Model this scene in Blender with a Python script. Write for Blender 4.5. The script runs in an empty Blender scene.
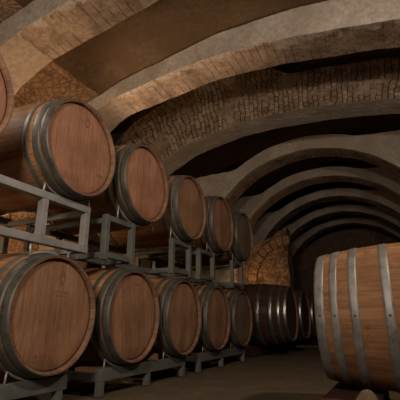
import bpy, bmesh, math, random
from mathutils import Vector, noise, Matrix
random.seed(7)
C = bpy.context.scene.collection
PI = math.pi
CAMZ = 0.45

# ------------------------------------------------------------------ materials
ALB = 0.55      # overall albedo of this dark cellar
def dim(*cols): return [None if c is None else tuple(x * ALB for x in c) for c in cols]
def new_mat(name):
    m = bpy.data.materials.new(name); m.use_nodes = True
    nt = m.node_tree
    b = nt.nodes['Principled BSDF']
    return m, nt, b
def N(nt, t, **kw):
    n = nt.nodes.new(t)
    for k, v in kw.items():
        if k in n.inputs: n.inputs[k].default_value = v
        else: setattr(n, k, v)
    return n
def L(nt, a, b): nt.links.new(a, b)
def ramp(nt, fac, stops):
    r = nt.nodes.new('ShaderNodeValToRGB')
    while len(r.color_ramp.elements) < len(stops): r.color_ramp.elements.new(0.5)
    for e, (p, c) in zip(r.color_ramp.elements, stops):
        e.position = p; e.color = (*c, 1) if len(c) == 3 else c
    L(nt, fac, r.inputs[0]); return r
def mixc(nt, fac, a, b, mode='MIX'):
    n = nt.nodes.new('ShaderNodeMix'); n.data_type = 'RGBA'; n.blend_type = mode
    def put(sock, v):
        if hasattr(v, 'is_output'): L(nt, v, sock)
        elif isinstance(v, (int, float)): sock.default_value = v
        else: sock.default_value = (*v, 1)
    put(n.inputs[0], fac); put(n.inputs[6], a); put(n.inputs[7], b)
    return n.outputs[2]
def math_n(nt, op, a, b=None):
    n = nt.nodes.new('ShaderNodeMath'); n.operation = op
    for i, v in enumerate((a, b)):
        if v is None: continue
        if hasattr(v, 'is_output'): L(nt, v, n.inputs[i])
        else: n.inputs[i].default_value = v
    return n.outputs[0]
def bump(nt, b, height, strength, dist, prev=None):
    n = N(nt, 'ShaderNodeBump', Strength=strength, Distance=dist)
    L(nt, height, n.inputs['Height'])
    if prev is not None: L(nt, prev.outputs[0], n.inputs['Normal'])
    L(nt, n.outputs[0], b.inputs['Normal']); return n

def wood_mat(name, light, dark, tint_spread=0.25, seam=0.035, rough=0.6, stain=0.0):
    """UV.x counts boards / staves, UV.y is metres along the grain"""
    light, dark = dim(light, dark)
    m, nt, b = new_mat(name)
    uv = nt.nodes.new('ShaderNodeUVMap'); uv.uv_map = 'UVMap'
    sp = nt.nodes.new('ShaderNodeSeparateXYZ'); L(nt, uv.outputs[0], sp.inputs[0])
    oi = nt.nodes.new('ShaderNodeObjectInfo')
    u = math_n(nt, 'ADD', sp.outputs[0], 0.0)
    fl = math_n(nt, 'FLOOR', u); fr = math_n(nt, 'FRACT', u)
    key = math_n(nt, 'ADD', fl, math_n(nt, 'MULTIPLY', oi.outputs['Random'], 91.0))
    wn = nt.nodes.new('ShaderNodeTexWhiteNoise'); wn.noise_dimensions = '1D'; L(nt, key, wn.inputs['W'])
    cx = nt.nodes.new('ShaderNodeCombineXYZ')
    L(nt, math_n(nt, 'MULTIPLY', u, 4.0), cx.inputs[0]); L(nt, math_n(nt, 'MULTIPLY', sp.outputs[1], 3.0), cx.inputs[1]); L(nt, key, cx.inputs[2])
    g = N(nt, 'ShaderNodeTexNoise', Scale=1.6, Detail=6.0, Roughness=0.65); L(nt, cx.outputs[0], g.inputs['Vector'])
    tc = nt.nodes.new('ShaderNodeTexCoord')
    big = N(nt, 'ShaderNodeTexNoise', Scale=5.0, Detail=4.0, Roughness=0.6); L(nt, tc.outputs['Object'], big.inputs['Vector'])
    col = ramp(nt, g.outputs[0], [(0.28, dark), (0.62, light)]).outputs[0]
    v = math_n(nt, 'ADD', math_n(nt, 'MULTIPLY', wn.outputs[0], tint_spread * 2), 1.0 - tint_spread)
    cc = nt.nodes.new('ShaderNodeCombineColor')
    for i in range(3): L(nt, v, cc.inputs[i])
    col = mixc(nt, 1.0, col, cc.outputs[0], 'MULTIPLY')
    blot = ramp(nt, big.outputs[0], [(0.35, (0.72, 0.68, 0.64)), (0.6, (1.06, 1.03, 1.0))]).outputs[0]
    col = mixc(nt, 0.8, col, blot, 'MULTIPLY')
    if stain:
        st = N(nt, 'ShaderNodeTexNoise', Scale=9.0, Detail=8.0, Roughness=0.75); L(nt, tc.outputs['Object'], st.inputs['Vector'])
        sf = ramp(nt, st.outputs[0], [(0.56, (0, 0, 0)), (0.68, (1, 1, 1))]).outputs[0]
        col = mixc(nt, math_n(nt, 'MULTIPLY', sf, stain), col, tuple(c * 0.45 for c in dark))
    d = math_n(nt, 'ABSOLUTE', math_n(nt, 'SUBTRACT', fr, 0.5))
    s = math_n(nt, 'GREATER_THAN', d, 0.5 - seam)
    col = mixc(nt, math_n(nt, 'MULTIPLY', s, 0.55), col, tuple(c * 0.35 for c in dark))
    L(nt, col, b.inputs['Base Color'])
    b.inputs['Roughness'].default_value = rough
    b.inputs['Specular IOR Level'].default_value = 0.08
    h = math_n(nt, 'SUBTRACT', g.outputs[0], math_n(nt, 'MULTIPLY', s, 0.8))
    bump(nt, b, h, 0.35, 0.004)
    return m

M = {}
M['stave'] = wood_mat('stave oak', (0.46, 0.25, 0.125), (0.24, 0.125, 0.06), 0.25, 0.03, 0.6, 0.35)
M['stave_new'] = wood_mat('stave pale oak', (0.33, 0.175, 0.088), (0.17, 0.085, 0.043), 0.22, 0.012, 0.6, 0.6)
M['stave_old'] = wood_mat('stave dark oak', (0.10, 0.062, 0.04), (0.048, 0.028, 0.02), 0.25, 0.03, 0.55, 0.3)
M['head'] = wood_mat('head oak', (0.44, 0.235, 0.150), (0.31, 0.155, 0.096), 0.10, 0.012, 0.62, 0.12)
M['head_brown'] = wood_mat('head brown oak', (0.37, 0.21, 0.125), (0.23, 0.125, 0.074), 0.14, 0.014, 0.62, 0.2)
M['head_grey'] = wood_mat('head weathered oak', (0.26, 0.19, 0.14), (0.16, 0.11, 0.08), 0.16, 0.016, 0.65, 0.3)
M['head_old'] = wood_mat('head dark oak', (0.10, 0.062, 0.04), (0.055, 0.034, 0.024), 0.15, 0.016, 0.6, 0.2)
M['chime'] = wood_mat('stave end oak', (0.33, 0.185, 0.115), (0.20, 0.105, 0.065), 0.2, 0.03, 0.65, 0.3)
M['timber'] = wood_mat('timber', (0.10, 0.045, 0.035), (0.05, 0.022, 0.018), 0.1, 0.0, 0.75, 0.3)
M['wedge'] = wood_mat('wedge pine', (0.45, 0.27, 0.14), (0.30, 0.17, 0.09), 0.1, 0.0, 0.7, 0.2)
M['chock'] = wood_mat('chock ash', (0.24, 0.18, 0.12), (0.14, 0.10, 0.065), 0.1, 0.0, 0.7, 0.2)

def metal_mat(name, a, bcol, metallic, rough, rust=None, scale=14):
    a, bcol, rust = dim(a, bcol, rust)
    m, nt, b = new_mat(name)
    tc = nt.nodes.new('ShaderNodeTexCoord')
    n = N(nt, 'ShaderNodeTexNoise', Scale=scale, Detail=7.0, Roughness=0.7); L(nt, tc.outputs['Object'], n.inputs['Vector'])
    col = ramp(nt, n.outputs[0], [(0.35, a), (0.65, bcol)]).outputs[0]
    if rust:
        n2 = N(nt, 'ShaderNodeTexNoise', Scale=scale * 2.3, Detail=6.0, Roughness=0.7); L(nt, tc.outputs['Object'], n2.inputs['Vector'])
        f = ramp(nt, n2.outputs[0], [(0.58, (0, 0, 0)), (0.7, (1, 1, 1))]).outputs[0]
        col = mixc(nt, math_n(nt, 'MULTIPLY', f, 0.7), col, rust)
    L(nt, col, b.inputs['Base Color'])
    b.inputs['Metallic'].default_value = metallic
    r = ramp(nt, n.outputs[0], [(0.3, (rough - .1,) * 3), (0.7, (rough + .12,) * 3)]).outputs[0]
    L(nt, r, b.inputs['Roughness'])
    bump(nt, b, n.outputs[0], 0.15, 0.002)
    return m
M['hoop'] = metal_mat('galvanised hoop', (0.078, 0.076, 0.062), (0.155, 0.152, 0.128), 0.35, 0.52, (0.14, 0.09, 0.06))
M['hoop_pale'] = metal_mat('pale galvanised hoop', (0.19, 0.186, 0.172), (0.31, 0.305, 0.285), 0.4, 0.5, (0.15, 0.10, 0.07))
M['hoop_bright'] = metal_mat('worn bright hoop', (0.30, 0.295, 0.28), (0.55, 0.54, 0.52), 0.9, 0.34, (0.12, 0.08, 0.05))
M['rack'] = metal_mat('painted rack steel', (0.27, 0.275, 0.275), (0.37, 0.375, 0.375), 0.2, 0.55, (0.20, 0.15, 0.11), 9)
M['rack_low'] = metal_mat('dark painted steel', (0.12, 0.13, 0.118), (0.175, 0.19, 0.172), 0.2, 0.55, (0.17, 0.13, 0.10), 9)
M['rod'] = metal_mat('bare rod', (0.48, 0.46, 0.43), (0.62, 0.60, 0.57), 0.5, 0.45, (0.2, 0.13, 0.08), 20)
M['rivet'] = metal_mat('rivet iron', (0.07, 0.06, 0.055), (0.11, 0.10, 0.09), 0.5, 0.5)
def flat_mat(name, c, r=0.8):
    c, = dim(c)
    m, nt, b = new_mat(name)
    tc = nt.nodes.new('ShaderNodeTexCoord'); n = N(nt, 'ShaderNodeTexNoise', Scale=60.0); L(nt, tc.outputs['Object'], n.inputs['Vector'])
    L(nt, ramp(nt, n.outputs[0], [(0.3, tuple(x * .7 for x in c)), (0.7, c)]).outputs[0], b.inputs['Base Color'])
    b.inputs['Roughness'].default_value = r; return m
M['ink'] = flat_mat('burnt brand', (0.20, 0.10, 0.065))
M['red_ink'] = flat_mat('red stencil', (0.30, 0.10, 0.065))

def stone_mat(name, lo, hi, scale=3.0, patch=None, bs=0.6, bd=0.03, vor=0.0, vscale=5.0):
    lo, hi, patch = dim(lo, hi, patch)
    m, nt, b = new_mat(name)
    tc = nt.nodes.new('ShaderNodeTexCoord')
    n1 = N(nt, 'ShaderNodeTexNoise', Scale=scale, Detail=10.0, Roughness=0.68); L(nt, tc.outputs['Object'], n1.inputs['Vector'])
    n2 = N(nt, 'ShaderNodeTexNoise', Scale=scale * 9, Detail=6.0, Roughness=0.7); L(nt, tc.outputs['Object'], n2.inputs['Vector'])
    col = ramp(nt, n1.outputs[0], [(0.32, lo), (0.66, hi)]).outputs[0]
    sp = ramp(nt, n2.outputs[0], [(0.3, (0.6, 0.58, 0.55)), (0.6, (1.1, 1.08, 1.05))]).outputs[0]
    col = mixc(nt, 0.8, col, sp, 'MULTIPLY')
    h = math_n(nt, 'ADD', n1.outputs[0], math_n(nt, 'MULTIPLY', n2.outputs[0], 0.5))
    if patch:
        n3 = N(nt, 'ShaderNodeTexNoise', Scale=scale * .6, Detail=5.0, Roughness=0.6); L(nt, tc.outputs['Object'], n3.inputs['Vector'])
        f = ramp(nt, n3.outputs[0], [(0.48, (0, 0, 0)), (0.62, (1, 1, 1))]).outputs[0]
        col = mixc(nt, math_n(nt, 'MULTIPLY', f, 0.8), col, patch)
    if vor:
        wv = nt.nodes.new('ShaderNodeVectorMath'); wv.operation = 'ADD'
        L(nt, tc.outputs['Object'], wv.inputs[0])
        sc = nt.nodes.new('ShaderNodeVectorMath'); sc.operation = 'SCALE'; sc.inputs['Scale'].default_value = 0.12
        L(nt, n1.outputs['Color'], sc.inputs[0]); L(nt, sc.outputs[0], wv.inputs[1])
        v = N(nt, 'ShaderNodeTexVoronoi', Scale=vscale); v.feature = 'DISTANCE_TO_EDGE'; L(nt, wv.outputs[0], v.inputs['Vector'])
        vc = N(nt, 'ShaderNodeTexVoronoi', Scale=vscale); L(nt, wv.outputs[0], vc.inputs['Vector'])
        e = ramp(nt, v.outputs['Distance'], [(0.0, (0.28, 0.25, 0.22)), (0.07, (1, 1, 1))]).outputs[0]
        col = mixc(nt, vor, col, e, 'MULTIPLY')
        bw = nt.nodes.new('ShaderNodeRGBToBW'); L(nt, vc.outputs['Color'], bw.inputs[0])
        vv = ramp(nt, bw.outputs[0], [(0.2, (0.7, 0.68, 0.66)), (0.8, (1.25, 1.2, 1.15))]).outputs[0]
        col = mixc(nt, vor * .8, col, vv, 'MULTIPLY')
        h = math_n(nt, 'ADD', h, math_n(nt, 'MULTIPLY', math_n(nt, 'MINIMUM', v.outputs['Distance'], 0.15), 2.0))
    L(nt, col, b.inputs['Base Color'])
    b.inputs['Roughness'].default_value = 0.9; b.inputs['Specular IOR Level'].default_value = 0.15
    bump(nt, b, h, bs, bd)
    return m
def brick_mat(name, c1, c2, mortar, bw=0.27, rh=0.075, ms=0.010, grime=0.6, bs=0.8, warp=0.07, fade=0.5, lap=None):
    c1, c2, mortar = dim(c1, c2, mortar)
    m, nt, b = new_mat(name)
    uv = nt.nodes.new('ShaderNodeUVMap'); uv.uv_map = 'UVMap'
    tc = nt.nodes.new('ShaderNodeTexCoord')
    n0 = N(nt, 'ShaderNodeTexNoise', Scale=4.5, Detail=4.0); L(nt, tc.outputs['Object'], n0.inputs['Vector'])
    sc = nt.nodes.new('ShaderNodeVectorMath'); sc.operation = 'SCALE'; sc.inputs['Scale'].default_value = warp; L(nt, n0.outputs['Color'], sc.inputs[0])
    ad = nt.nodes.new('ShaderNodeVectorMath'); ad.operation = 'ADD'; L(nt, uv.outputs[0], ad.inputs[0]); L(nt, sc.outputs[0], ad.inputs[1])
    br = N(nt, 'ShaderNodeTexBrick', Scale=1.0)
    br.inputs['Brick Width'].default_value = bw; br.inputs['Row Height'].default_value = rh
    br.inputs['Mortar Size'].default_value = ms; br.inputs['Mortar Smooth'].default_value = 0.5; br.inputs['Bias'].default_value = 0.0
    br.inputs['Color1'].default_value = (*c1, 1); br.inputs['Color2'].default_value = (*c2, 1); br.inputs['Mortar'].default_value = (*mortar, 1)
    L(nt, ad.outputs[0], br.inputs['Vector'])
    n1 = N(nt, 'ShaderNodeTexNoise', Scale=4.0, Detail=9.0, Roughness=0.7); L(nt, tc.outputs['Object'], n1.inputs['Vector'])
    n2 = N(nt, 'ShaderNodeTexNoise', Scale=30.0, Detail=5.0, Roughness=0.7); L(nt, tc.outputs['Object'], n2.inputs['Vector'])
    g = ramp(nt, n1.outputs[0], [(0.35, (0.42, 0.38, 0.34)), (0.62, (1.15, 1.1, 1.05))]).outputs[0]
    col = mixc(nt, grime, br.outputs['Color'], g, 'MULTIPLY')
    g2 = ramp(nt, n2.outputs[0], [(0.3, (0.6, 0.58, 0.56)), (0.65, (1.15, 1.12, 1.1))]).outputs[0]
    col = mixc(nt, 0.7, col, g2, 'MULTIPLY')
    n3 = N(nt, 'ShaderNodeTexNoise', Scale=2.2, Detail=5.0, Roughness=0.65); L(nt, uv.outputs[0], n3.inputs['Vector'])
    L(nt, n3.outputs[0], (fm := nt.nodes.new('ShaderNodeMapRange')).inputs[0])
    fm.inputs[1].default_value = 0.62 - 0.25 * fade; fm.inputs[2].default_value = 0.72 - 0.25 * fade
    plain = mixc(nt, grime, tuple((p + q) / 2 for p, q in zip(c1, c2)), g, 'MULTIPLY'); plain = mixc(nt, 0.9, plain, g2, 'MULTIPLY')
    col = mixc(nt, fm.outputs[0], col, plain)
    if lap:
        lap, = dim(lap)
        sx = nt.nodes.new('ShaderNodeSeparateXYZ'); L(nt, uv.outputs[0], sx.inputs[0])
        n4 = N(nt, 'ShaderNodeTexNoise', Scale=5.0, Detail=7.0, Roughness=0.75); L(nt, tc.outputs['Object'], n4.inputs['Vector'])
        e = math_n(nt, 'SUBTRACT', math_n(nt, 'ADD', 0.07, math_n(nt, 'MULTIPLY', math_n(nt, 'SUBTRACT', n4.outputs[0], 0.5), 0.75)), sx.outputs[0])
        lm = nt.nodes.new('ShaderNodeMapRange'); L(nt, e, lm.inputs[0]); lm.inputs[1].default_value = -0.02; lm.inputs[2].default_value = 0.03
        col = mixc(nt, math_n(nt, 'MULTIPLY', lm.outputs[0], 0.9), col, mixc(nt, 0.8, lap, g2, 'MULTIPLY'))
    L(nt, col, b.inputs['Base Color'])
    b.inputs['Roughness'].default_value = 0.92; b.inputs['Specular IOR Level'].default_value = 0.12
    h = math_n(nt, 'SUBTRACT', math_n(nt, 'ADD', math_n(nt, 'MULTIPLY', n1.outputs[0], 0.9), math_n(nt, 'MULTIPLY', n2.outputs[0], 0.5)), math_n(nt, 'MULTIPLY', br.outputs['Fac'], math_n(nt, 'SUBTRACT', 1.0, fm.outputs[0])))
    bump(nt, b, h, bs, 0.022)
    return m
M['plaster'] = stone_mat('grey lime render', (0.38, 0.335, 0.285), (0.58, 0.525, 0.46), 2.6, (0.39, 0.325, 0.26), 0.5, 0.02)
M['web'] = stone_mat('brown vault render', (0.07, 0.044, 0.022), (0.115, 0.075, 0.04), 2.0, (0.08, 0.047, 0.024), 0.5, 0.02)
M['rubble'] = stone_mat('rough reddish rubble', (0.28, 0.16, 0.09), (0.56, 0.35, 0.20), 4.0, None, 1.0, 0.08, 0.10, 13.0)
M['coarse'] = stone_mat('coarse rubble', (0.10, 0.052, 0.028), (0.62, 0.40, 0.23), 5.5, None, 1.0, 0.10, 0.15, 9.0)
M['springer'] = stone_mat('pale springer stone', (0.25, 0.195, 0.148), (0.34, 0.272, 0.212), 2.0, None, 0.35, 0.015)
M['soffit'] = brick_mat('soffit brick', (0.37, 0.29, 0.22), (0.31, 0.24, 0.18), (0.19, 0.145, 0.105), 1.1, 0.09, 0.005, 0.9, 0.8, 0.03, 0.7, (0.44, 0.39, 0.335))
M['facebrick'] = brick_mat('face brick', (0.47, 0.38, 0.29), (0.29, 0.22, 0.16), (0.11, 0.08, 0.055), 0.19, 0.07, 0.007, 1.0, 1.0, 0.12, 0.5)
M['farwall'] = stone_mat('dark end wall', (0.20, 0.14, 0.10), (0.32, 0.23, 0.17), 3.0, None, 0.6, 0.03, 0.4, 4.0)
M['floor'] = stone_mat('trodden earth floor', (0.12, 0.09, 0.058), (0.19, 0.148, 0.098), 4.0, (0.14, 0.102, 0.066), 0.6, 0.012)

# ------------------------------------------------------------------ object helpers
def link(name, bm, mats, parent=None, smooth=False):
    me = bpy.data.meshes.new(name); bm.to_mesh(me); bm.free()
    for m in (mats if isinstance(mats, (list, tuple)) else [mats]): me.materials.append(m)
    if smooth:
        for p in me.polygons: p.use_smooth = True
    o = bpy.data.objects.new(name, me); C.objects.link(o)
    if parent: o.parent = parent
    return o
def tag(o, label, cat, group=None):
    o['label'] = label; o['category'] = cat
    if group: o['group'] = group
    return o
def struct(o): o['kind'] = 'structure'; return o
def empty(name, loc):
    o = bpy.data.objects.new(name, None); C.objects.link(o); o.location = loc
    o.empty_display_size = 0.1; return o
def copy_tree(o, parent=None):
    c = o.copy(); C.objects.link(c)
    if parent: c.parent = parent
    for ch in list(o.children): copy_tree(ch, c)
    return c
def add_box(bm, x0, x1, y0, y1, z0, z1, bev=0.0, axis=1, wood=False):
    uvl = bm.loops.layers.uv.get('UVMap') or bm.loops.layers.uv.new('UVMap')
    b2 = bmesh.new(); bmesh.ops.create_cube(b2, size=1.0)
    for v in b2.verts:
        v.co = Vector((x0 if v.co.x < 0 else x1, y0 if v.co.y < 0 else y1, z0 if v.co.z < 0 else z1))
    if bev: bmesh.ops.bevel(b2, geom=b2.edges[:], offset=bev, segments=2, profile=0.5, affect='EDGES')
    mp = [bm.verts.new(v.co) for v in b2.verts]; b2.verts.index_update()
    for f in b2.faces:
        nf = bm.faces.new([mp[v.index] for v in f.verts])
        for l in nf.loops:
            c = l.vert.co; o = [c.x, c.y, c.z]; g = o.pop(axis)
            l[uvl].uv = ((o[0] + o[1]) * 3.0 + 0.5, g)
    b2.free()
def add_tube(bm, pts, r, seg=8):
    rings = []
    for i, p in enumerate(pts):
        a = pts[max(i - 1, 0)]; b = pts[min(i + 1, len(pts) - 1)]
        t = (b - a).normalized()
        u = t.cross(Vector((1, 0, 0)))
        if u.length < .1: u = t.cross(Vector((0, 0, 1)))
        u.normalize(); w = t.cross(u)
        rings.append([bm.verts.new(p + r * (math.cos(2 * PI * k / seg) * u + math.sin(2 * PI * k / seg) * w)) for k in range(seg)])
    for a, b in zip(rings, rings[1:]):
        for k in range(seg): bm.faces.new((a[k], a[(k + 1) % seg], b[(k + 1) % seg], b[k]))
    bm.faces.new(rings[0][::-1]); bm.faces.new(rings[-1])
    bmesh.ops.recalc_face_normals(bm, faces=bm.faces[:])

# ------------------------------------------------------------------ barrels (axis along X, origin at axis centre)
SEG = 84
def prof(x, Lh, re, rb):
    t = x / Lh
    return rb - (rb - re) * (0.86 * t * t + 0.14 * t ** 4)
def lathe(rows, seg, nst=30, uvmode='stave', closed=False):
    """rows: list of (x, r)"""
    bm = bmesh.new(); uvl = bm.loops.layers.uv.new('UVMap')
    rings = [[bm.verts.new((x, r * math.cos(2 * PI * k / seg), r * math.sin(2 * PI * k / seg))) for k in range(seg)] for x, r in rows]
    n = len(rings)
    rng = range(n if closed else n - 1)
    for i in rng:
        a, b = rings[i], rings[(i + 1) % n]
        for k in range(seg):
            k2 = (k + 1) % seg
            f = bm.faces.new((a[k], a[k2], b[k2], b[k]))
            xs = rows[i][0], rows[(i + 1) % n][0]
            if uvmode == 'stave':
                us = (k / seg * nst, (k + 1) / seg * nst)
                for l, uu in zip(f.loops, ((us[0], xs[0]), (us[1], xs[0]), (us[1], xs[1]), (us[0], xs[1]))):
                    l[uvl].uv = uu
    bmesh.ops.recalc_face_normals(bm, faces=bm.faces[:])
    return bm
def make_barrel(name, Lh, re, rb, hoops, mstave, mhead, chime=0.016, recess=0.028, rivets=False, pale=False):
    root = empty(name, (0, 0, 0))
    nr = 22
    rows = []
    ri = re - chime
    rows.append((-Lh + recess, ri)); rows.append((-Lh + 0.006, ri + 0.003)); rows.append((-Lh, re - 0.004))
    for i in range(nr + 1):
        x = -Lh + 0.003 + (2 * Lh - 0.006) * i / nr
        rows.append((x, prof(x, Lh, re, rb)))
    rows += [(Lh, re - 0.004), (Lh - 0.006, ri + 0.003), (Lh - recess, ri)]
    bm = lathe(rows, SEG)
    bm.faces.ensure_lookup_table()
    for f in bm.faces:
        xs = [abs(v.co.x) for v in f.verts]; rr = [math.hypot(v.co.y, v.co.z) for v in f.verts]
        if min(xs) >= Lh - recess - 1e-4 and min(rr) < re - 0.003: f.material_index = 1
    body = link('staves', bm, [mstave, M['chime']], root, True)
    for s in (1, -1):
        bm = bmesh.new(); uvl = bm.loops.layers.uv.new('UVMap')
        r0 = ri + 0.004
        x = s * (Lh - recess)
        prevs = None
        cen = bm.verts.new((x + s * 0.004, 0, 0))
        rings = []
        for rr, dx in ((r0 * .35, .004), (r0 * .8, .003), (r0 * .94, 0.002), (r0, -0.006), (r0, -0.02)):
            rings.append([bm.verts.new((x + s * dx, rr * math.cos(2 * PI * k / SEG), rr * math.sin(2 * PI * k / SEG))) for k in range(SEG)])
        for k in range(SEG): bm.faces.new((cen, rings[0][k], rings[0][(k + 1) % SEG]))
        for a, b in zip(rings, rings[1:]):
            for k in range(SEG): bm.faces.new((a[k], b[k], b[(k + 1) % SEG], a[(k + 1) % SEG]))
        bm.faces.new(rings[-1])
        bmesh.ops.recalc_face_normals(bm, faces=bm.faces[:])
        for f in bm.faces:
            for l in f.loops: l[uvl].uv = (l.vert.co.y / 0.088 + 20.5, l.vert.co.z)
        h = link('head', bm, mhead, root, True)
        h['side'] = s
    for s in (1, -1):
        for a, b in hoops:
            x0, x1 = s * (Lh - a), s * (Lh - b)
            if s < 0: x0, x1 = x0, x1
            lo, hi = min(x0, x1), max(x0, x1)
            nn = 4; out = []
            t = 0.0035
            for i in range(nn + 1):
                x = lo + (hi - lo) * i / nn
                rad = prof(x, Lh, re, rb) + t
                if i in (0, nn): rad -= 0.001
                out.append((x, rad))
            rows = out + [(hi, prof(hi, Lh, re, rb) - 0.001), (lo, prof(lo, Lh, re, rb) - 0.001)]
            hp = link('hoop', lathe(rows, SEG, closed=True), M['hoop_pale' if rivets else 'hoop_bright' if pale else 'hoop'], root, True)
            if rivets and s < 0:
                bm = bmesh.new()
                xm = (lo + hi) / 2
                for ang, dx in ((PI + 0.02, 0.0),):
                    rad = prof(xm, Lh, re, rb) + t
                    mt = Matrix.Translation((xm + dx, rad * math.cos(ang), rad * math.sin(ang)))
                    bmesh.ops.create_uvsphere(bm, u_segments=10, v_segments=6, radius=0.0055, matrix=mt)
                link('rivet', bm, M['rivet'], hp, True)
    return root

HOOPS = [(0.000, 0.050), (0.056, 0.104), (0.138, 0.172)]
HOOPS_FRONT = [(0.000, 0.045), (0.072, 0.108), (0.158, 0.197), (0.297, 0.337)]
LH, RE, RB = 0.475, 0.307, 0.350
b_proto = make_barrel('oak_barrel', LH, RE, RB, HOOPS, M['stave'], M['head'])

# marks burnt / stencilled on the heads: small raised outlines lying on the head face
def stroke(bm, pts, w, x):
    """polyline in the (y,z) plane as a thin slab at x"""
    for a, b in zip(pts, pts[1:]):
        a, b = Vector(a), Vector(b); d = b - a
        if d.length < 1e-5: continue
        n = Vector((-d.y, d.x)).normalized() * w / 2
        q = [a + n, b + n, b - n, a - n]
        vs0 = [bm.verts.new((x, p.x, p.y)) for p in q]; vs1 = [bm.verts.new((x + 0.0012, p.x, p.y)) for p in q]
        bm.faces.new(vs1)
        for i in range(4): bm.faces.new((vs0[i], vs0[(i + 1) % 4], vs1[(i + 1) % 4], vs1[i]))
def ell(cy, cz, ry, rz, n=24, a0=0, a1=2 * PI):
    return [(cy + ry * math.cos(a0 + (a1 - a0) * i / n), cz + rz * math.sin(a0 + (a1 - a0) * i / n)) for i in range(n + 1)]
def emblem(headobj, Lh, cy, cz, k=1.0, red=True):
    x = Lh - 0.028 + 0.0036
    bm = bmesh.new()
    stroke(bm, ell(cy, cz, .022 * k, .030 * k), .004 * k, x)
    stroke(bm, ell(cy, cz + .004 * k, .009 * k, .013 * k, 12, -.6, PI + .6), .005 * k, x)
    stroke(bm, [(cy, cz - .030 * k), (cy, cz - .048 * k)], .006 * k, x)
    stroke(bm, [(cy - .012 * k, cz - .044 * k), (cy + .012 * k, cz - .044 * k)], .004 * k, x)
    link('brand_emblem', bm, M['ink'], headobj)
    if red:
        bm = bmesh.new(); rnd = random.Random(3)
        for row, (z, hw) in enumerate(((cz - .085 * k, .055 * k), (cz - .105 * k, .045 * k))):
            y = cy - hw
            while y < cy + hw:
                h = .006 * k
                stroke(bm, [(y, z - h), (y + rnd.uniform(0, .004), z + h)], .0028 * k, x)
                if rnd.random() < .6: stroke(bm, [(y, z), (y + .007 * k, z + rnd.uniform(-h, h))], .0028 * k, x)
                y += .0105 * k
        link('stencil', bm, M['red_ink'], headobj)
def scrawl(headobj, Lh, cy, cz, w, h, n, seed, mat='red_ink'):
    x = Lh - 0.028 + 0.0036
    bm = bmesh.new(); rnd = random.Random(seed)
    for i in range(n):
        y = cy - w / 2 + w * i / max(n - 1, 1)
        p = [(y + rnd.uniform(-.3, .3) * w / n, cz + rnd.uniform(-.5, .5) * h) for _ in range(3)]
        stroke(bm, [(y, cz - h / 2), p[0], (y + w / n * .5, cz + h / 2)], .0045, x)
        if rnd.random() < .6: stroke(bm, [p[1], p[2]], .004, x)
    link('chalk_mark', bm, M[mat], headobj)

ZT, ZB = 1.505, 0.494
XC = -1.66 - LH
def barrel_at(y, z, label, group, rot, head=None, src=None, first=False):
    o = b_proto if first else copy_tree(b_proto)
    o.location = (XC, y, z); o.rotation_euler = (0, 0, 0)
    for ch in o.children:
        base = ch.name.split('.')[0]
        if base in ('staves', 'hoop'): ch.rotation_euler = (rot, 0, 0)
        if base == 'head': ch.rotation_euler = (random.uniform(-.12, .12), 0, 0)
        if base == 'head' and head:
            ch.data = ch.data.copy(); ch.data.materials[0] = M[head]
    tag(o, label, 'barrel', group)
    fh = [c for c in o.children if c.name.split('.')[0] == 'head' and c['side'] == 1][0]
    return o, fh
fronts = {}
top = [(0.93, 'oak barrel cut off by the upper left edge, nearest of the upper row', None),
       (1.785, 'pinkish oak barrel in the upper row, first one fully in view from the left', None),
       (2.53, 'oak barrel in the upper row, second full one from the left', None),
       (3.31, 'brown oak barrel in the upper row, third full one from the left', 'head_brown'),
       (4.09, 'oak barrel in the upper row, second from the far right end', 'head_brown'),
       (4.84, 'greyish weathered oak barrel at the far right end of the upper row', 'head_grey')]
for i, (y, lab, hd) in enumerate(top):
    o, fh = barrel_at(y, ZT + (0.0, 0.0, 0.0, 0.0, 0.01, 0.0)[i], lab, 'oak barrels of the upper row', random.uniform(0, 6), hd, first=(i == 0))
    fronts['t', i] = fh
bot = [(1.69, 'oak barrel with round brand emblem in the lower row, nearest and largest at the left', 'head_brown'),
       (2.44, 'oak barrel in the lower row, second from the left', 'head_brown'),
       (3.19, 'oak barrel in the lower row, third from the left', 'head_brown'),
       (3.93, 'oak barrel in the lower row, fourth from the left', 'head_brown'),
       (4.68, 'dim narrow-looking oak barrel at the far right end of the lower racked row', 'head_grey')]
for i, (y, lab, hd) in enumerate(bot):
    o, fh = barrel_at(y, ZB, lab, 'oak barrels of the lower row', random.uniform(0, 6), hd)
    fronts['b', i] = fh
emblem(fronts['b', 0], LH, 0.03, 0.20)
scrawl(fronts['b', 0], LH, -0.06, -0.225, 0.10, 0.035, 6, 5)
emblem(fronts['t', 1], LH, 0.03, 0.20, 0.9, False)
scrawl(fronts['t', 1], LH, -0.07, -0.215, 0.10, 0.04, 5, 8)
scrawl(fronts['t', 1], LH, 0.17, -0.13, 0.05, 0.03, 3, 9, 'ink')
emblem(fronts['t', 2], LH, 0.03, 0.20, 0.9, False)
scrawl(fronts['b', 1], LH, 0.0, -0.225, 0.07, 0.03, 4, 11)
scrawl(fronts['b', 1], LH, 0.04, 0.21, 0.09, 0.012, 6, 12)
scrawl(fronts['b', 2], LH, 0.0, -0.225, 0.07, 0.03, 4, 13)

# big barrel in the foreground at the right
rb_ = make_barrel('oak_barrel', LH, 0.305, 0.352, HOOPS_FRONT, M['stave_new'], M['head'], rivets=True)
rb_.location = (-0.352 + LH, 2.27, 0.484)
for ch in rb_.children:
    if ch.name.split('.')[0] == 'staves': ch.rotation_euler = (0.35, 0, 0)
tag(rb_, 'large pale oak barrel lying sideways in the right foreground with four grey hoops in view', 'barrel')

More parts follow.
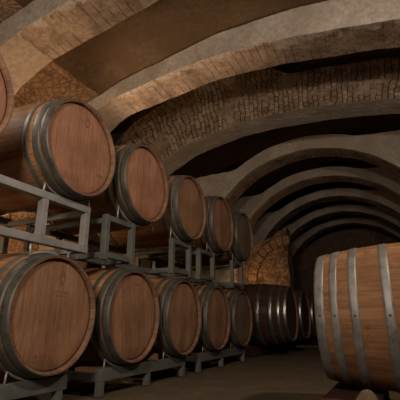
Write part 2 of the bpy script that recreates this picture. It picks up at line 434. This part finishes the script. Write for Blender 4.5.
# three dark, bigger barrels further down the aisle
pl = 0.56
PH = [(0.000, 0.045), (0.085, 0.125), (0.19, 0.235), (0.36, 0.41)]
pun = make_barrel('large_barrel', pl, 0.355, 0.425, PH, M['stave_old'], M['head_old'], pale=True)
plab = ['dark large barrel on the ground just beyond the lower rack, nearest of the dark three',
        'dark large barrel down the aisle, middle of the dark three',
        'dark large barrel deepest in the aisle, last of the dark three']
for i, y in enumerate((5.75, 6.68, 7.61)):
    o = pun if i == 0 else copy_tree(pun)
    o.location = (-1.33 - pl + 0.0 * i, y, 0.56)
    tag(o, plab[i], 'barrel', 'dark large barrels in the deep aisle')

# ------------------------------------------------------------------ racks
def box_obj(name, mat, parent, boxes, bev=0.004):
    bm = bmesh.new()
    for b in boxes: add_box(bm, *b, bev=bev)
    return link(name, bm, mat, parent)
T = 0.045
def rod_pts(yc, z0, zc, rad, half, x, sign=1):
    """bent rod that cups a barrel whose axis is at zc (relative), legs ending on the rail at z0"""
    pts = []
    n = 12
    for i in range(n + 1):
        d = -half + 2 * half * i / n
        z = zc - sign * math.sqrt(rad * rad - d * d)
        pts.append(Vector((x, yc + d, z)))
    return [Vector((x, yc - half - .006, z0))] + pts + [Vector((x, yc + half + .006, z0))]
def make_rack(y0, posts, barrels_up, barrels_dn, y1, back=0.0):
    rack_mat = M['rack_low'] if back else M['rack']  # greener steel on the two farther racks, darkened to hold their shade
    """upper spacer rack: origin on the floor plan at y0, z of its lower rail"""
    zb, zt = 0.855, 1.172
    r = empty('barrel_rack', (0, y0, zb))
    XF, XR = -1.765, -2.50
    w = T * .92
    for X in (XF, XR):
        for z in (zt - T, zb + 0.012):
            if back and X == XF:
                for a, b in ((posts[0], posts[1]), (posts[2], posts[3])):
                    box_obj('rail', rack_mat, r, [(X - T / 2 + .003, X + T / 2 - .003, a - y0 + w / 2, b - y0 - w / 2, z - zb + .003, z - zb + T - .003)])
                if z < 1:
                    box_obj('rail', rack_mat, r, [(X - T / 2 - back, X + T / 2 - back, 0, y1 - y0, z - zb, z - zb + T)])
            else:
                box_obj('rail', rack_mat, r, [(X - T / 2, X + T / 2, 0, y1 - y0, z - zb, z - zb + T)])
        for p in posts:
            box_obj('post', rack_mat, r, [(X - T / 2 + .001, X + T / 2 - .001, p - y0 - w / 2, p - y0 + w / 2, *((0.0, zt - zb) if back and X == XF else (0.012 + T, zt - T - zb)))], .002)
            if back and X == XF and p in posts[1:3]:
                box_obj('crossbar', rack_mat, r, [(X - T / 2 - back + T, X - T / 2, p - y0 - w / 2, p - y0 + w / 2, 0.014, 0.012 + T - .002)], .002)
    for p in (posts[0], posts[-1]):
        for z in (zt - T, zb + .012):
            box_obj('crossbar', rack_mat, r, [(XR + T / 2, XF - T / 2, p - y0 - T * .4, p - y0 + T * .4, z - zb + .003 - (.02 if z > 1 else 0), z - zb + T - .003 - (.02 if z > 1 else 0))], .002)
    for X in (XF, XR):
        d = abs(X - XC)
        rad = prof(d, LH, RE, RB) + 0.0105
        for b in barrels_up:
            bm = bmesh.new(); add_tube(bm, rod_pts(b - y0, zt - zb - 0.004, ZT - zb, rad, 0.19 if not (back and X == XF) else 0.235, X), 0.0065)
            link('cradle_rod', bm, M['rod'], r, True)
        for b in barrels_dn:
            if back and X == XF: continue
            bm = bmesh.new(); add_tube(bm, rod_pts(b - y0, 0.014, ZB - zb, rad, 0.14, X, -1), 0.0065)
            link('cradle_rod', bm, M['rod'], r, True)
    return r
racks = [(0.62, [0.84, 1.20, 1.60, 1.955], [0.93, 1.785], [1.69], 1.978),
         (2.145, [2.167, 2.475, 3.10, 3.43], [2.53, 3.31], [2.44, 3.19], 3.453, 0.24),
         (3.63, [3.652, 4.0, 4.58, 4.90], [4.09, 4.84], [3.93, 4.68], 4.923, 0.24)]
rlab = ['grey steel rack under the nearest upper barrels at the left edge',
        'grey steel rack between rows, under the second and third full upper barrels',
        'grey steel rack between rows, under the two far upper barrels']
for a, lab in zip(racks, rlab): tag(make_rack(*a), lab, 'rack', 'steel racks between the two barrel rows')
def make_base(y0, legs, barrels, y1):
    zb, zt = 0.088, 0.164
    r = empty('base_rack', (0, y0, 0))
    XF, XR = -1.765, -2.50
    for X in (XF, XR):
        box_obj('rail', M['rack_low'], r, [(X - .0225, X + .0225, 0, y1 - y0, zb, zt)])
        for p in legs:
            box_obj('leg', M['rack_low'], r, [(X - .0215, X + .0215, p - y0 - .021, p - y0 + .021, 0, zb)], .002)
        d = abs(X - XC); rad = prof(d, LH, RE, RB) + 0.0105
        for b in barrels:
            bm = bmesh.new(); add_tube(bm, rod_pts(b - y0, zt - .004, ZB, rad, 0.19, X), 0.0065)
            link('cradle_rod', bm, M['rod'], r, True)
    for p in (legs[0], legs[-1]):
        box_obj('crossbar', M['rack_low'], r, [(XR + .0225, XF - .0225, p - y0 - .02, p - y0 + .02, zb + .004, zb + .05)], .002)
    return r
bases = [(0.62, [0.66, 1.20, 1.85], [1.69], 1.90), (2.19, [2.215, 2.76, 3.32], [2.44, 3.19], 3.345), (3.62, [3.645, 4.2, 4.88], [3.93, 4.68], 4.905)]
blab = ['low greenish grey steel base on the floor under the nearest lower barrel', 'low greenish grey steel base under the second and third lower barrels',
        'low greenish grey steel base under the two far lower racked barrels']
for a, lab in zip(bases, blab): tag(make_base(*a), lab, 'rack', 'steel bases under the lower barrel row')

# small wooden wedge on the middle base, beside the third lower barrel
def wedge(name, loc, l, w, h, mat):
    bm = bmesh.new(); uvl = bm.loops.layers.uv.new('UVMap')
    v = [bm.verts.new(p) for p in ((-w, -l, 0), (w, -l, 0), (w, l, 0), (-w, l, 0), (-w, -l, h * .25), (w, -l, h * .25), (w, l, h), (-w, l, h))]
    for f in ((0, 3, 2, 1), (4, 5, 6, 7), (0, 1, 5, 4), (2, 3, 7, 6), (1, 2, 6, 5), (0, 4, 7, 3)): bm.faces.new([v[i] for i in f])
    bmesh.ops.bevel(bm, geom=bm.edges[:], offset=.003, segments=2, affect='EDGES')
    for f in bm.faces:
        for lp in f.loops: lp[uvl].uv = ((lp.vert.co.x + lp.vert.co.z) * 3 + .5, lp.vert.co.y)
    o = link(name, bm, mat); o.location = loc; return o
tag(wedge('wooden_wedge', (-1.765, 2.84, 0.1655), 0.045, 0.02, 0.05, M['wedge']), 'small orange wooden wedge on the base rail between second and third lower barrels', 'wedge')

# ------------------------------------------------------------------ timbers and chock under the barrels on the right / far end
def timber(x0, x1, y0, y1, z1, label, group):
    o = empty('support_beam', ((x0 + x1) / 2, y0, 0))
    C.objects.unlink(o); bpy.data.objects.remove(o)
    bm = bmesh.new(); add_box(bm, -(x1 - x0) / 2, (x1 - x0) / 2, 0, y1 - y0, 0, z1, bev=.008)
    b = link('support_beam', bm, M['timber']); b.location = ((x0 + x1) / 2, y0, 0)
    return tag(b, label, 'beam', group)
z1 = 0.478 - prof(-0.20, LH, .305, .352) - .0045
timber(-0.36, -0.11, 1.86, 2.75, 0.128, 'dark reddish timber beam on the floor under the big right barrel', None)
timber(0.40, 0.56, 1.86, 2.75, 0.128, 'dark timber beam under the hidden far end of the big right barrel', None)
timber(-1.98, -1.82, 5.5, 8.0, 0.130, 'dark timber beam on the ground under the dark large barrels', None)

def chock():
    bm = bmesh.new(); uvl = bm.loops.layers.uv.new('UVMap')
    # wedge-shaped block with a rounded back
    pr = [(-0.07, 0.0), (0.07, 0.0), (0.066, 0.02), (0.05, 0.045), (0.026, 0.066), (-0.005, 0.074), (-0.035, 0.066), (-0.058, 0.042), (-0.069, 0.018)]
    a = [bm.verts.new((-.045, y, z)) for y, z in pr]; b = [bm.verts.new((.045, y, z)) for y, z in pr]
    bm.faces.new(a); bm.faces.new(b[::-1])
    for i in range(len(pr)):
        j = (i + 1) % len(pr); bm.faces.new((a[i], b[i], b[j], a[j]))
    bmesh.ops.recalc_face_normals(bm, faces=bm.faces[:])
    bmesh.ops.bevel(bm, geom=bm.edges[:], offset=.004, segments=2, affect='EDGES')
    for f in bm.faces:
        for lp in f.loops: lp[uvl].uv = ((lp.vert.co.z + lp.vert.co.y) * 3 + .5, lp.vert.co.x)
    o = link('barrel_chock', bm, M['chock']); return o
ck = chock(); ck.scale = (.8, .62, .72); ck.location = (-0.165, 1.925, 0.128); ck.rotation_euler = (0, 0, PI / 2)
tag(ck, 'pale rounded wooden chock on the beam in front of the big right barrel', 'chock')

# ------------------------------------------------------------------ vault
def catmull(pts, sub=10):
    out = []
    P = [Vector(p) for p in pts]
    for i in range(len(P) - 1):
        p0, p1, p2, p3 = P[max(i - 1, 0)], P[i], P[i + 1], P[min(i + 2, len(P) - 1)]
        for k in range(sub):
            t = k / sub
            out.append(0.5 * ((2 * p1) + (-p0 + p2) * t + (2 * p0 - 5 * p1 + 4 * p2 - p3) * t * t + (-p0 + 3 * p1 - 3 * p2 + p3) * t ** 3))
    out.append(P[-1]); return out
def resample(pl, step):
    d = [0.0]
    for a, b in zip(pl, pl[1:]): d.append(d[-1] + (b - a).length)
    n = max(2, int(d[-1] / step)); out = []; j = 0
    for i in range(n + 1):
        s = d[-1] * i / n
        while j < len(d) - 2 and d[j + 1] < s: j += 1
        t = (s - d[j]) / max(d[j + 1] - d[j], 1e-9); out.append(pl[j].lerp(pl[j + 1], min(max(t, 0), 1)))
    return out
WIDE = resample(catmull([(-3.50, 0), (-3.50, 0.9), (-3.50, 1.75), (-3.47, 2.3), (-3.31, 2.71), (-2.88, 2.945), (-2.23, 3.09), (-1.55, 3.22), (-1.0, 3.25), (-.5, 3.23), (.35, 3.11), (1.1, 2.83), (1.5, 2.40), (1.62, 1.9), (1.65, 1.2), (1.65, 0)]), 0.045)
HIGH = resample(catmull([(-3.50, 0), (-3.50, 0.9), (-3.50, 1.75), (-3.49, 2.3), (-3.38, 2.82), (-3.02, 3.10), (-2.5, 3.20), (-1.69, 3.31), (-1.0, 3.30), (-.5, 3.24), (.35, 3.11), (1.1, 2.83), (1.5, 2.40), (1.62, 1.9), (1.65, 1.2), (1.65, 0)]), 0.045)
CURVE = resample(catmull([(-3.50, 0), (-3.50, 0.9), (-3.50, 1.75), (-3.46, 2.35), (-3.25, 2.75), (-2.85, 2.99), (-2.44, 3.13), (-1.76, 3.25), (-1.0, 3.26), (-.5, 3.23), (.35, 3.11), (1.1, 2.83), (1.5, 2.40), (1.62, 1.9), (1.65, 1.2), (1.65, 0)]), 0.045)
def circ():
    p = [Vector((-3.12, 0)), Vector((-3.12, .65))]
    for i in range(41):
        a = PI - PI * i / 40; p.append(Vector((-1.12 + 2.0 * math.cos(a), 1.31 + 2.0 * math.sin(a))))
    return resample(p + [Vector((.88, .65)), Vector((.88, 0))], 0.045)
NARROW = circ()
def offset(pl, d):
    out = []
    for i, p in enumerate(pl):
        t = (pl[min(i + 1, len(pl) - 1)] - pl[max(i - 1, 0)]).normalized()
        n = Vector((-t.y, t.x))      # outward (left of travel)
        out.append(p + n * d)
    return out
VOIDB = resample(catmull([(-4.35, 0), (-4.35, 1.2), (-4.35, 2.2), (-4.25, 3.0), (-3.7, 3.65), (-2.5, 4.05), (-1.0, 4.2), (.2, 4.05), (1.0, 3.65), (1.6, 2.95), (1.72, 2.2), (1.72, 1.2), (1.72, 0)]), 0.05)  # higher vault made up so the gaps between the arches stay dark
def smooth(t):
    t = min(max(t, 0.0), 1.0); return t * t * (3 - 2 * t)
def jit(v, a, s=3.0, fine=0.35):
    w = noise.noise_vector(v * s) + fine * noise.noise_vector(v * s * 5 + Vector((7, 3, 1)))
    return v + w * a
def sheet(bm, grid, mat=0, uvf=None, amp=0.0):
    """grid[i][j] Vector -> quads"""
    uvl = bm.loops.layers.uv.get('UVMap') or bm.loops.layers.uv.new('UVMap')
    vs = [[bm.verts.new(jit(p, amp) if amp else p) for p in row] for row in grid]
    for i in range(len(vs) - 1):
        for j in range(len(vs[0]) - 1):
            f = bm.faces.new((vs[i][j], vs[i + 1][j], vs[i + 1][j + 1], vs[i][j + 1]))
            m = mat(i, j) if callable(mat) else mat
            f.material_index = m
            if uvf:
                for l, (a, b) in zip(f.loops, ((i, j), (i + 1, j), (i + 1, j + 1), (i, j + 1))): l[uvl].uv = uvf(a, b)
def rib(n, y0, y1, pl, depth, face, amp=0.010, spr=None):
    """one transverse arch: near face, soffit, far face, all one stone body"""
    bm = bmesh.new()
    arc = [0.0]
    for a, b in zip(pl, pl[1:]): arc.append(arc[-1] + (b - a).length)
    nr = 10; ny = 8
    full = offset(pl, 1.0)
    dep = [depth(p) if callable(depth) else depth for p in pl]
    offs = [[p + (q - p) * (d * k / nr) for p, q, d in zip(pl, full, dep)] for k in range(nr + 1)]
    depth = max(dep)
    mats = [M['plaster' if face == 'facebrick' else 'soffit'], M[face], M['springer'], M['rubble']]
    sp = lambda i: spr is not None and pl[i].x < spr and pl[i].y > 0.0
    # near face (from extrados inwards), soffit, far face as one continuous strip
    strip = [(y0, nr - k) for k in range(nr + 1)] + [(y0 + (y1 - y0) * k / ny, 0) for k in range(1, ny)] + [(y1, k) for k in range(nr + 1)] + [(y0, nr)]
    grid = [[Vector((offs[k][i].x, y, offs[k][i].y)) for (y, k) in strip] for i in range(len(pl))]
    dd = []
    for (y, k) in strip: dd.append(0)
    run = 0; cum = [0.0]
    for (ya, ka), (yb, kb) in zip(strip, strip[1:]):
        run += abs(yb - ya) + abs(kb - ka) * depth / nr; cum.append(run)
    def mat(i, j):
        onface = strip[j][0] == strip[j + 1][0]
        if sp(i): return 2 if not onface else 1
        return 1 if onface else 0
    sheet(bm, grid, mat, lambda a, b: (cum[b] - depth, arc[a]), amp)
    bmesh.ops.recalc_face_normals(bm, faces=bm.faces[:])
    o = link('trim_%d' % n, bm, mats, None, False)
    return struct(o)
def bay(bm_c, bm_l, bm_r, y0, y1, pl, off, spr_z_l, spr_z_r, step=0.06, amp=0.018):
    pl = offset(pl, off)
    ny = max(3, int((y1 - y0) / step))
    ys = [y0 + (y1 - y0) * k / ny for k in range(ny + 1)]
    il = max(i for i, p in enumerate(pl) if p.y < spr_z_l and p.x < -1)
    ir = min(i for i, p in enumerate(pl) if p.y < spr_z_r and p.x > -1)
    for bm, a, b in ((bm_l, 0, il), (bm_c, il, ir), (bm_r, ir, len(pl) - 1)):
        sheet(bm, [[Vector((pl[i].x, y, pl[i].y)) for y in ys] for i in range(a, b + 1)], 0, lambda a_, b_: (b_ * .06, a_ * .045), amp)
P0, PW, RW = 2.03, 1.5, 0.44
bc, bl, br_ = bmesh.new(), bmesh.new(), bmesh.new()
ribs_y = [P0 - 2 * PW, P0 - PW] + [P0 + PW * k for k in range(8)]
n = 1
profs = []
for k, y in enumerate(ribs_y):
    wide = k < 5
    pl = (HIGH if k == 3 else CURVE if k == 4 else WIDE) if wide else NARROW
    face = 'facebrick' if k == 4 else 'plaster'
    if k < 4: dep = 0.95
    elif k == 4: dep = lambda p: 0.58 + 0.4 * smooth((p.x - .2) / 1.2) + 1.0 * smooth((-0.9 - p.x) / 1.2)
    else: dep = (lambda b: lambda p: b + 0.75 * smooth((p.x + .45) / 1.2) + 1.25 * smooth((-2.2 - p.x) / 1.0))(0.24 if k == 5 else 0.19)
    rib(n, y, y + RW, pl, dep, face, 0.014, -2.86 if k in (2, 3) else None); n += 1
YN, YF = -2.5, ribs_y[-1] + PW
edges = [YN] + [y + RW / 2 for y in ribs_y] + [YF]
for k in range(len(edges) - 1):
    pl, off = (WIDE, 0.37 if k == 3 else 0.28) if k <= 3 else (VOIDB, 0.0)
    bay(bc, bl, br_, edges[k], edges[k + 1], pl, off, 3.26 if k <= 3 else 2.7, 2.4)
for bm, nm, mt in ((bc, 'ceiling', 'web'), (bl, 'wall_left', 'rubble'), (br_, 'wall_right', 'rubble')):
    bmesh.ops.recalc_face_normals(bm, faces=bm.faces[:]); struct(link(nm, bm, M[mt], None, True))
# rubble cross wall beyond the dark barrels, with a pale arch ring on its face
bm = bmesh.new()
nx, nz = 50, 60
X0, X1, Y0 = -4.5, -2.02, 8.62
wtop = lambda x: 1.98 + max(0.0, x + 2.95) * 0.52 + 0.05 * noise.noise(Vector((x * 7, 0, 0)))
g = [[Vector((X0 + (X1 - X0) * i / nx, Y0, wtop(X0 + (X1 - X0) * i / nx) * j / nz)) for j in range(nz + 1)] for i in range(nx + 1)] + [[Vector((X1, Y0 + .4 * i / 8, wtop(X1) * j / nz)) for j in range(nz + 1)] for i in range(1, 9)]
sheet(bm, g, 0, None, 0.03)
g2 = [[Vector((X0 + (X1 - X0) * i / nx, Y0 + .4 * j / 8, wtop(X0 + (X1 - X0) * i / nx))) for j in range(9)] for i in range(nx + 1)]
sheet(bm, g2, 0, None, 0.03)
bmesh.ops.recalc_face_normals(bm, faces=bm.faces[:])
struct(link('wall_middle', bm, M['coarse'], None, False))
bm = bmesh.new(); uvl = bm.loops.layers.uv.new('UVMap')
cx_, cz_ = -1.95, 1.25
for k in range(9):
    a0, a1 = math.radians(176 - k * 9.6), math.radians(176 - k * 9.6 - 9.1)
    b2 = []
    for y in (Y0 - .09 - .012 * (k % 2), Y0 + .06):
        for r, a in ((.78, a0), (.78, a1), (.96, a1), (.96, a0)): b2.append(bm.verts.new((cx_ + r * math.cos(a), y, cz_ + r * 1.05 * math.sin(a))))
    for f in ((0, 1, 2, 3), (7, 6, 5, 4), (0, 4, 5, 1), (1, 5, 6, 2), (2, 6, 7, 3), (3, 7, 4, 0)): bm.faces.new([b2[i] for i in f])
bmesh.ops.recalc_face_normals(bm, faces=bm.faces[:])
bmesh.ops.bevel(bm, geom=bm.edges[:], offset=.012, segments=2, affect='EDGES')
struct(link('trim_%d' % n, bm, M['rubble']))
# end walls (each a thick slab) and floor
for nm, ya, yb, mt in (('wall_far', YF - .02, YF + .28, 'farwall'), ('wall_near', YN - .28, YN + .02, 'rubble')):
    bm = bmesh.new(); add_box(bm, -4.7, 2.8, ya, yb, -.1, 4.6); struct(link(nm, bm, M[mt]))
bm = bmesh.new()
nx, ny = 70, 160
sheet(bm, [[Vector((-4.7 + 7.4 * i / nx, YN - .2 + (YF - YN + .4) * j / ny, 0)) for j in range(ny + 1)] for i in range(nx + 1)], 0, None, 0)
for v in bm.verts: v.co.z = 0.006 * noise.noise(v.co * 2.2) - 0.006
bmesh.ops.recalc_face_normals(bm, faces=bm.faces[:])
struct(link('floor', bm, M['floor'], None, True))

# ------------------------------------------------------------------ light
def area(name, loc, target, size, power, col):
    l = bpy.data.lights.new(name, 'AREA'); l.size = size; l.energy = power; l.color = col; l.shape = 'DISK'
    o = bpy.data.objects.new(name, l); C.objects.link(o); o.location = loc
    o.rotation_euler = (Vector(target) - Vector(loc)).to_track_quat('-Z', 'Y').to_euler(); return o
def point(name, loc, power, col, r=0.06):
    l = bpy.data.lights.new(name, 'POINT'); l.energy = power; l.color = col; l.shadow_soft_size = r
    o = bpy.data.objects.new(name, l); C.objects.link(o); o.location = loc; return o
def spot(name, loc, target, power, col, deg):
    l = bpy.data.lights.new(name, 'SPOT'); l.energy = power; l.color = col; l.spot_size = math.radians(deg); l.spot_blend = 0.7; l.shadow_soft_size = 0.05
    o = bpy.data.objects.new(name, l); C.objects.link(o); o.location = loc
    o.rotation_euler = (Vector(target) - Vector(loc)).to_track_quat('-Z', 'Y').to_euler(); return o
WARM = (1.0, 0.82, 0.66); AMBER = (1.0, 0.62, 0.33)
area('cellar_lamp', (-0.3, -1.0, 1.7), (-1.6, 3.0, 1.6), 0.5, 44, WARM)
point('aisle_lamp', (0.85, 1.55, 2.4), 84, WARM, 0.06)
point('wall_lamp', (-2.88, 2.62, 1.85), 30, AMBER)
point('wall_lamp', (-3.15, 2.75, 1.1), 7, AMBER)
point('barrel_fill', (-2.35, 1.22, 2.05), 9, WARM, 0.05)  # unseen fill added to brighten the side of the first full upper barrel
spot('uplight', (-2.80, 3.74, 1.25), (-2.15, 3.76, 3.1), 120, (1.0, 0.70, 0.47), 62)
point('wall_lamp', (-2.85, 1.3, 1.0), 4, AMBER)
point('wall_lamp', (-2.75, 7.95, 1.25), 9, AMBER)
w = bpy.data.worlds.new('World'); bpy.context.scene.world = w; w.use_nodes = True
w.node_tree.nodes['Background'].inputs[0].default_value = (0.02, 0.013, 0.012, 1)
w.node_tree.nodes['Background'].inputs[1].default_value = 0.3

# ------------------------------------------------------------------ camera
cd = bpy.data.cameras.new('Camera'); cam = bpy.data.objects.new('Camera', cd); C.objects.link(cam)
cd.sensor_width = 36; cd.sensor_height = 36; cd.sensor_fit = 'HORIZONTAL'; cd.lens = 36.0
cam.location = (0, 0, CAMZ)
th = math.radians(16.96); ps = math.radians(25.6)
cam.rotation_euler = (PI / 2 + th, 0, ps)
sc = bpy.context.scene; sc.camera = cam
sc.view_settings.view_transform = 'Standard'; sc.view_settings.look = 'None'; sc.view_settings.gamma = 1; sc.view_settings.exposure = 0.86
